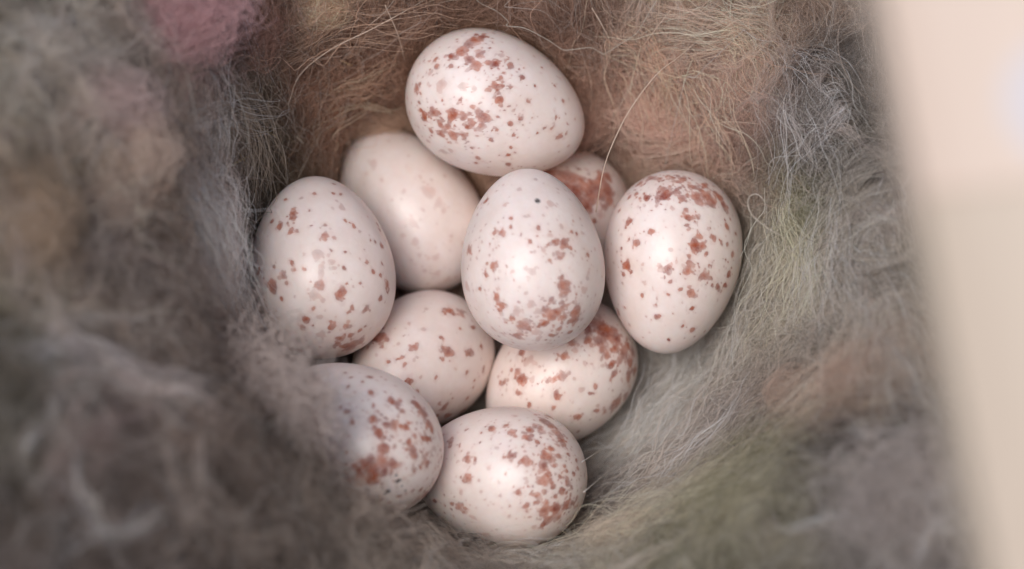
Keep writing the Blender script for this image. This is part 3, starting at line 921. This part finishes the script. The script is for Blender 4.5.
# ------------------------------------------------------------------ eggs
# spots read off one egg at a time: crop origin, crop scale, then x, y, radius (negative radius = paler spot)
SPOTS = [
    (400, 20, 3.558, [(245,85,22),(265,70,18),(215,110,18),(180,130,14),(290,60,14),(285,122,15),(248,140,16),(270,160,18),(315,155,10),(340,157,14),(390,162,12),(355,125,-10),(125,140,8),(180,163,10),(130,165,9),(110,185,-9),(145,228,-20),(60,245,12),(70,295,8),(220,235,-16),(345,232,15),(315,250,9),(393,240,11),(358,205,8),(262,245,-10),(352,280,16),(258,308,8),(435,205,9),(480,235,5),(550,235,5),(580,288,6),(457,290,8),(425,352,10),(390,370,9),(405,410,8),(555,342,8),(515,383,7),(540,385,7),(487,402,5),(575,412,10),(560,416,7),(592,404,7),(325,425,7),(255,455,7),(275,490,9),(270,508,7),(385,480,10),(388,513,9),(350,345,6),(345,390,5),(395,452,6),(190,335,24),(225,345,14),(300,345,24),(290,378,12),(255,370,12),(240,380,9),(120,330,16),(90,345,16),(145,370,16),(110,395,10),(145,405,12),(190,412,18),(225,410,14),(170,380,10),(75,320,8),(150,465,-12),(180,462,-10),(100,430,-8),(505,170,4),(420,140,-4),(240,180,-8),(150,285,5),(215,285,8),(320,100,5)]),
    (335, 120, 2.993, [(115,130,-14),(255,172,-6),(280,215,-18),(310,250,-12),(205,212,-8),(325,270,-9),(348,345,-6),(265,270,-8),(240,365,-11),(205,345,-8),(255,405,-8),(300,410,-10),(270,450,-7),(305,460,-12),(335,480,-10),(305,500,-12),(235,310,-12),(225,285,-6),(140,180,-6),(290,180,-5),(360,470,-8),(330,520,-10)]),
    (245, 170, 2.994, [(207,70,7),(265,42,5),(265,71,5),(285,72,5),(123,88,6),(290,112,-9),(143,132,11),(143,146,10),(103,168,10),(137,185,12),(197,168,5),(240,164,5),(235,195,10),(300,152,5),(312,157,4),(326,168,6),(398,165,8),(403,178,8),(258,240,5),(300,245,5),(215,250,-16),(260,275,-13),(228,303,-13),(42,297,10),(87,290,8),(80,155,6),(115,315,14),(140,278,7),(178,297,6),(80,350,17),(215,345,18),(210,375,-14),(285,370,17),(365,275,8),(382,302,7),(295,293,5),(410,228,8),(425,345,10),(320,415,8),(310,425,6),(360,418,11),(185,448,12),(170,468,8),(225,440,-8),(205,415,6),(253,472,10),(265,462,6),(303,468,10),(230,492,-14),(285,505,10),(345,340,4),(305,342,4),(232,390,-7),(360,467,5),(345,480,7),(315,495,8),(320,525,28),(345,515,16),(300,530,16),(380,515,14),(275,522,12),(350,540,18),(400,495,12),(405,385,8),(410,280,6),(390,215,5),(375,210,4),(405,315,6),(192,122,4),(110,385,5)]),
    (455, 165, 2.994, [(283,115,-12),(92,108,8),(150,120,-7),(193,73,-7),(215,155,-8),(168,160,5),(168,185,5),(118,203,7),(138,204,11),(225,228,7),(42,255,12),(250,187,6),(285,210,-7),(300,232,10),(325,235,16),(350,200,6),(320,185,-8),(362,205,6),(265,255,-6),(313,273,10),(283,285,6),(398,268,7),(115,305,11),(90,328,9),(228,317,-10),(172,320,-6),(80,230,-6),(115,255,-5),(125,395,9),(140,423,10),(75,370,6),(212,385,-6),(185,437,-11),(230,420,-10),(250,440,-9),(290,402,8),(325,360,18),(330,385,14),(290,452,22),(305,440,12),(320,425,10),(325,455,10),(205,480,18),(185,510,16),(225,490,8),(265,475,10),(360,440,20),(355,465,14),(270,435,10),(150,465,-8),(170,460,8),(240,500,-10),(290,510,9),(345,500,8),(310,490,9),(250,520,-8),(35,360,-12),(395,340,-8),(385,375,-10),(115,490,-8)]),
    (530, 145, 5.69, [(275,135,12),(325,140,-12),(200,180,45),(380,240,45),(440,270,40),(260,260,40),(120,190,35),(440,180,25),(350,220,30),(320,350,25),(240,195,40),(290,200,25),(160,205,20),(210,235,40),(120,165,40),(70,150,30),(300,250,30),(340,275,40),(400,190,30),(430,240,30),(400,290,25),(350,300,30),(450,320,25),(240,290,30),(300,320,30),(345,370,15),(370,435,12),(400,400,-15),(430,350,20),(290,360,20)]),
    (595, 165, 2.916, [(150,95,13),(180,97,10),(205,92,18),(250,98,12),(300,95,20),(330,95,24),(345,110,18),(120,85,9),(100,95,9),(130,55,12),(165,40,12),(190,40,10),(240,50,14),(225,35,10),(260,40,10),(285,65,14),(235,75,10),(200,70,10),(270,90,8),(310,75,9),(320,60,10),(360,90,15),(375,115,14),(265,130,9),(268,153,10),(298,150,6),(383,178,9),(100,165,11),(70,135,6),(163,195,9),(100,218,6),(122,230,9),(78,243,5),(305,207,9),(343,212,9),(293,233,16),(310,237,10),(330,185,-6),(370,228,6),(385,230,6),(225,128,-5),(268,175,5),(220,247,-7),(92,295,15),(105,315,6),(212,302,12),(270,308,14),(270,285,9),(273,265,6),(318,325,13),(333,292,7),(340,330,7),(342,350,6),(358,355,11),(378,350,9),(390,320,9),(400,262,8),(250,362,6),(213,377,5),(280,375,13),(220,340,5),(143,345,-5),(137,380,5),(175,410,-5),(68,430,11),(87,415,5),(182,443,8),(283,418,7),(257,468,6),(285,480,8),(215,510,5),(140,290,-5),(185,290,-5),(100,465,-5),(410,200,6)]),
    (345, 295, 4.2125, [(437,67,20),(490,78,16),(420,75,10),(540,135,12),(485,142,8),(405,183,10),(292,222,14),(430,240,22),(445,250,14),(413,225,10),(410,270,8),(525,248,15),(527,235,10),(572,218,9),(585,312,13),(512,325,10),(183,282,8),(225,270,8),(245,262,7),(250,295,9),(160,218,10),(155,175,25),(130,185,18),(180,190,10),(270,120,-7),(330,145,-9),(270,368,16),(302,408,9),(385,345,10),(318,345,-7),(420,468,22),(435,505,16),(385,510,10),(515,435,10),(540,390,6),(575,430,14),(600,405,8),(490,495,20),(545,360,6),(570,440,14),(340,60,-8)]),
    (475, 300, 3.794, [(178,202,12),(200,235,-14),(215,222,-8),(140,265,5),(162,272,9),(172,300,17),(110,313,10),(220,303,-9),(165,355,9),(273,305,9),(287,301,8),(300,298,9),(315,292,8),(330,288,11),(340,213,11),(367,160,10),(380,190,-8),(310,360,10),(298,410,6),(205,398,7),(390,445,13),(405,340,-9),(455,330,8),(440,355,7),(435,150,12),(460,420,8),(465,400,-6),(490,425,7),(540,390,24),(570,370,18),(525,400,12),(525,285,11),(520,245,14),(485,180,14),(470,160,14),(500,210,10),(490,110,40),(450,90,30),(520,130,24),(430,110,20),(560,200,18),(590,240,20),(600,200,18),(580,170,14),(550,230,10),(540,150,20),(605,270,14),(585,290,12),(530,180,14),(440,240,-5),(485,250,-5),(390,500,5),(415,240,-6)]),
    (280, 345, 3.159, [(285,102,8),(222,103,6),(215,132,6),(207,87,5),(288,150,10),(260,175,-6),(293,193,6),(210,213,9),(228,242,9),(293,235,14),(355,180,14),(370,185,10),(387,210,10),(338,250,11),(360,255,14),(312,278,16),(398,262,11),(330,322,18),(418,335,14),(410,305,10),(425,350,10),(467,375,10),(435,190,18),(450,215,16),(470,250,18),(465,295,14),(480,270,10),(325,365,16),(350,378,18),(330,395,14),(275,385,26),(290,420,26),(230,430,24),(250,395,16),(225,465,22),(260,490,16),(375,478,6),(320,490,6),(420,460,5),(445,455,6),(430,490,-14),(460,470,16),(480,450,12),(510,355,8),(425,285,7),(405,118,-12),(432,148,6),(300,210,4),(400,330,4)]),
    (410, 400, 3.670, [(297,107,14),(353,93,8),(372,120,12),(208,215,16),(240,218,8),(290,250,-9),(210,285,13),(150,155,14),(120,130,-8),(182,170,7),(258,155,5),(315,175,-7),(373,207,13),(345,208,6),(385,60,-8),(400,340,11),(425,288,-8),(463,352,12),(428,388,12),(365,390,6),(260,335,-6),(185,340,-10),(180,390,13),(205,398,9),(155,380,10),(90,370,10),(232,432,-10),(275,495,-16),(260,515,-20),(210,107,7),(190,88,-5),(435,230,12),(415,220,11),(400,230,8),(490,75,18),(515,95,16),(545,125,26),(555,150,20),(565,165,14),(480,105,14),(440,110,12),(430,140,12),(460,95,10),(470,155,10),(490,200,18),(515,210,16),(520,180,10),(490,245,18),(485,300,20),(505,280,12),(545,205,10),(568,243,9),(525,320,9),(532,355,8),(495,340,9),(560,330,12),(575,300,12),(593,318,7),(590,350,9),(490,405,20),(535,400,22),(570,390,20),(600,380,14),(510,435,16),(495,455,14),(545,430,12),(600,270,8),(615,250,9),(610,220,7),(580,200,8),(550,280,9),(520,305,8),(500,380,10),(455,465,-10),(575,260,7),(530,240,8),(510,60,12),(450,130,8)]),
]
DARK = {3: [(455, 165, 2.994, 247, 108, 9)],
        8: [(280, 345, 3.159, a, b, r) for a, b, r in [(370,430,7),(378,426,5),(367,412,5),(340,462,8),(332,470,6),(395,460,4),(385,445,3)]]}
SPECKLES = [150, 90, 130, 260, 150, 150, 120, 140, 150, 240]       # tiny specks scattered over each shell
PALE_K = [0.98, 0.66, 0.92, 0.92, 0.95, 0.98, 0.92, 0.95, 0.98, 0.92]
LABELS = [
    'white egg with a rusty blotched left end, topmost of the heap',
    'palest egg with only faint lilac specks, between the top egg and the leftmost egg',
    'upright white egg with scattered red-brown spots at the far left of the clutch',
    'upright cream egg in the middle of the clutch with one black speck near its tip',
    'deep-lying egg with dense red blotches, mostly hidden below the long arching hair',
    'upright egg at the far right with a rust-red cap at its top end',
    'egg with sparse rusty spots wedged below the pale egg and the middle egg',
    'tilted egg below the rust-capped upright egg with a heavy red blotched upper end',
    'blotched egg at the lower left, half veiled by blurred wool of the near rim',
    'lowest egg lying sideways, its right end densely freckled with rust',
]
NU, NVV = 300, 150


def ray_egg(px, py, fr):
    """where a line of sight meets an egg (clamped to its outline when it just misses)"""
    r = ray(px, py)
    s0 = float((fr[0] - CAM) @ r / (r @ r))
    s = s0 + np.linspace(-11, 3, 281)
    P = CAM + s[:, None] * r
    fv = egg_f(P, fr)
    i = np.argmax(fv < 1)
    if fv[i] < 1:
        return P[i]
    j = np.argmin(fv)
    c = fr[0]
    return c + (P[j] - c) / fv[j]


for k, (e, fr) in enumerate(zip(EGGS, FRAMES)):
    rg = np.random.default_rng(900 + k)
    c, ax, u, v, l, w_ = fr
    ph = np.linspace(0, 2 * np.pi, NU, endpoint=False)
    tt = np.linspace(0, np.pi, NVV + 2)[1:-1]
    t = np.cos(tt)
    rad = w_ * np.sqrt(1 - t * t) * (1 + PEAR * t) / 1.01
    # a very slight irregularity so that no two eggs share an outline
    loc = np.stack([rad[:, None] * np.cos(ph), rad[:, None] * np.sin(ph), (l * t)[:, None] * np.ones(NU)], -1).reshape(-1, 3)
    loc = np.concatenate([loc, [[0, 0, l], [0, 0, -l]]])
    idx = np.arange(NU * NVV).reshape(NVV, NU)
    nxt = np.roll(idx, -1, 1)
    q = np.stack([idx[:-1], idx[1:], nxt[1:], nxt[:-1]], -1).reshape(-1, 4)
    fs = q.tolist() + [[NU * NVV, int(a), int(b)] for a, b in zip(idx[0], nxt[0])] + [[NU * NVV + 1, int(b), int(a)] for a, b in zip(idx[-1], nxt[-1])]
    o = mesh_obj('egg', loc * MM, fs, SHELL)
    M = Matrix(((u[0], v[0], ax[0], c[0] * MM), (u[1], v[1], ax[1], c[1] * MM), (u[2], v[2], ax[2], c[2] * MM), (0, 0, 0, 1)))
    if M.to_3x3().determinant() < 0:
        M = Matrix(((u[0], -v[0], ax[0], c[0] * MM), (u[1], -v[1], ax[1], c[1] * MM), (u[2], -v[2], ax[2], c[2] * MM), (0, 0, 0, 1)))
        v = -v
    o.matrix_world = M
    B = np.stack([u, v, ax], 1)              # local -> world
    tag(o, LABELS[k], 'egg', 'speckled eggs in the nest')
    # spot list in the egg's own coordinates
    ox, oy, scl, lst = SPOTS[k]
    S = []
    for (a, b, r) in lst:
        p = ray_egg(ox + a / scl, oy + b / scl, fr)
        p = (p - c) @ B
        rm = abs(r) / scl / 10 * (1.02 if abs(r) / scl < 3.6 else 0.96) * (1.25 if k in (4, 7) else 1.0) + 0.03
        tone = (0.42 if r < 0 else rg.uniform(0.8, 1.05)) * PALE_K[k]
        S.append((*p, rm, tone))
        if abs(r) / scl > 2.2 and r > 0 and k in (0, 3, 5, 7, 8, 9):
            for _ in range(6):               # fine flecks scattered between the blotches
                g = p + rg.normal(0, 0.85, 3)
                g /= egg_f((c + B @ g)[None], fr)[0]
                S.append((*g, rg.uniform(0.06, 0.15), rg.uniform(0.5, 0.95) * PALE_K[k]))
        m = p * np.array([-1, -1, 1])        # the unseen side is speckled alike
        S.append((*(m + rg.normal(0, 0.5, 3)), rm, tone))
    for (x, y, z, rm, tone) in list(S):      # larger blotches break up into freckles round their edge
        if rm > 0.36:
            for _ in range(int(rg.integers(4, 9))):
                d = rg.normal(size=3)
                p = np.array([x, y, z]) + d * rm * 0.85
                p /= egg_f((c + B @ p)[None], fr)[0]
                S.append((*p, rg.uniform(0.10, 0.24), tone * rg.uniform(0.6, 1.05)))
    for _ in range(SPECKLES[k] * 2):
        d = rg.normal(size=3); d[2] += 0.5; d /= np.linalg.norm(d)
        p = d * np.array([w_, w_, l]); p /= egg_f((c + B @ p)[None], fr)[0]
        S.append((*p, rg.uniform(0.06, 0.2), rg.uniform(0.15, 0.5) * PALE_K[k]))
    field = np.full(len(loc), -1.0)
    acc = np.full(len(loc), math.exp(-7.0)); tacc = np.full(len(loc), 1e-9); wacc = np.full(len(loc), 2e-9)
    for (x, y, z, r, tn) in S:
        s3 = np.array([x, y, z])
        R = r * 2.6 + 0.05
        near = np.nonzero(np.abs(loc - s3).max(1) < R)[0]
        if not len(near): continue
        q = loc[near] - s3
        ang = rg.uniform(0, 6.28)
        wob = 1 + 0.6 * noise3(loc[near, 0] / (r * 0.9 + .10) + ang * 9, loc[near, 1] / (r * 0.9 + .10), loc[near, 2] / (r * 0.9 + .10), int(rg.integers(9999)))
        wob = wob + 0.22 * noise3(loc[near, 0] / (r * 0.5 + .09), loc[near, 1] / (r * 0.5 + .09), loc[near, 2] / (r * 0.5 + .09), 4)
        wob = np.maximum(wob, 0.3)
        st = rg.uniform(0.75, 1.5)           # most spots are longer one way
        sa = rg.normal(size=3); sa -= s3 * (sa @ s3) / (s3 @ s3 + 1e-9); sa /= np.linalg.norm(sa) + 1e-9
        q = q + np.outer(q @ sa, sa) * (1 / st - 1)
        q = q * math.sqrt(st)
        fv = 1 - np.sqrt((q * q).sum(1)) / (r * wob)
        fv *= min(1.0, 0.5 + r)              # small spots keep a soft edge
        ew = np.exp(7 * fv)
        acc[near] += ew
        tacc[near] += ew * ew * tn
        wacc[near] += ew * ew
    field = np.log(acc) / 7
    tonev = tacc / wacc
    for nm, arr in (('spot_field', field), ('spot_tone', tonev)):
        at = o.data.attributes.new(nm, 'FLOAT', 'POINT')
        at.data.foreach_set('value', arr.astype(np.float32))
    dark = np.zeros(len(loc))
    for (ox2, oy2, sc2, a, b, r) in DARK.get(k, []):
        p = (ray_egg(ox2 + a / sc2, oy2 + b / sc2, fr) - c) @ B
        dd = np.sqrt(((loc - p) ** 2).sum(1)) / (r / sc2 / 10)
        dark = np.maximum(dark, smooth((1.15 - dd) / 0.5) * 0.9)
    at = o.data.attributes.new('dark_speck', 'FLOAT', 'POINT')
    at.data.foreach_set('value', dark.astype(np.float32))
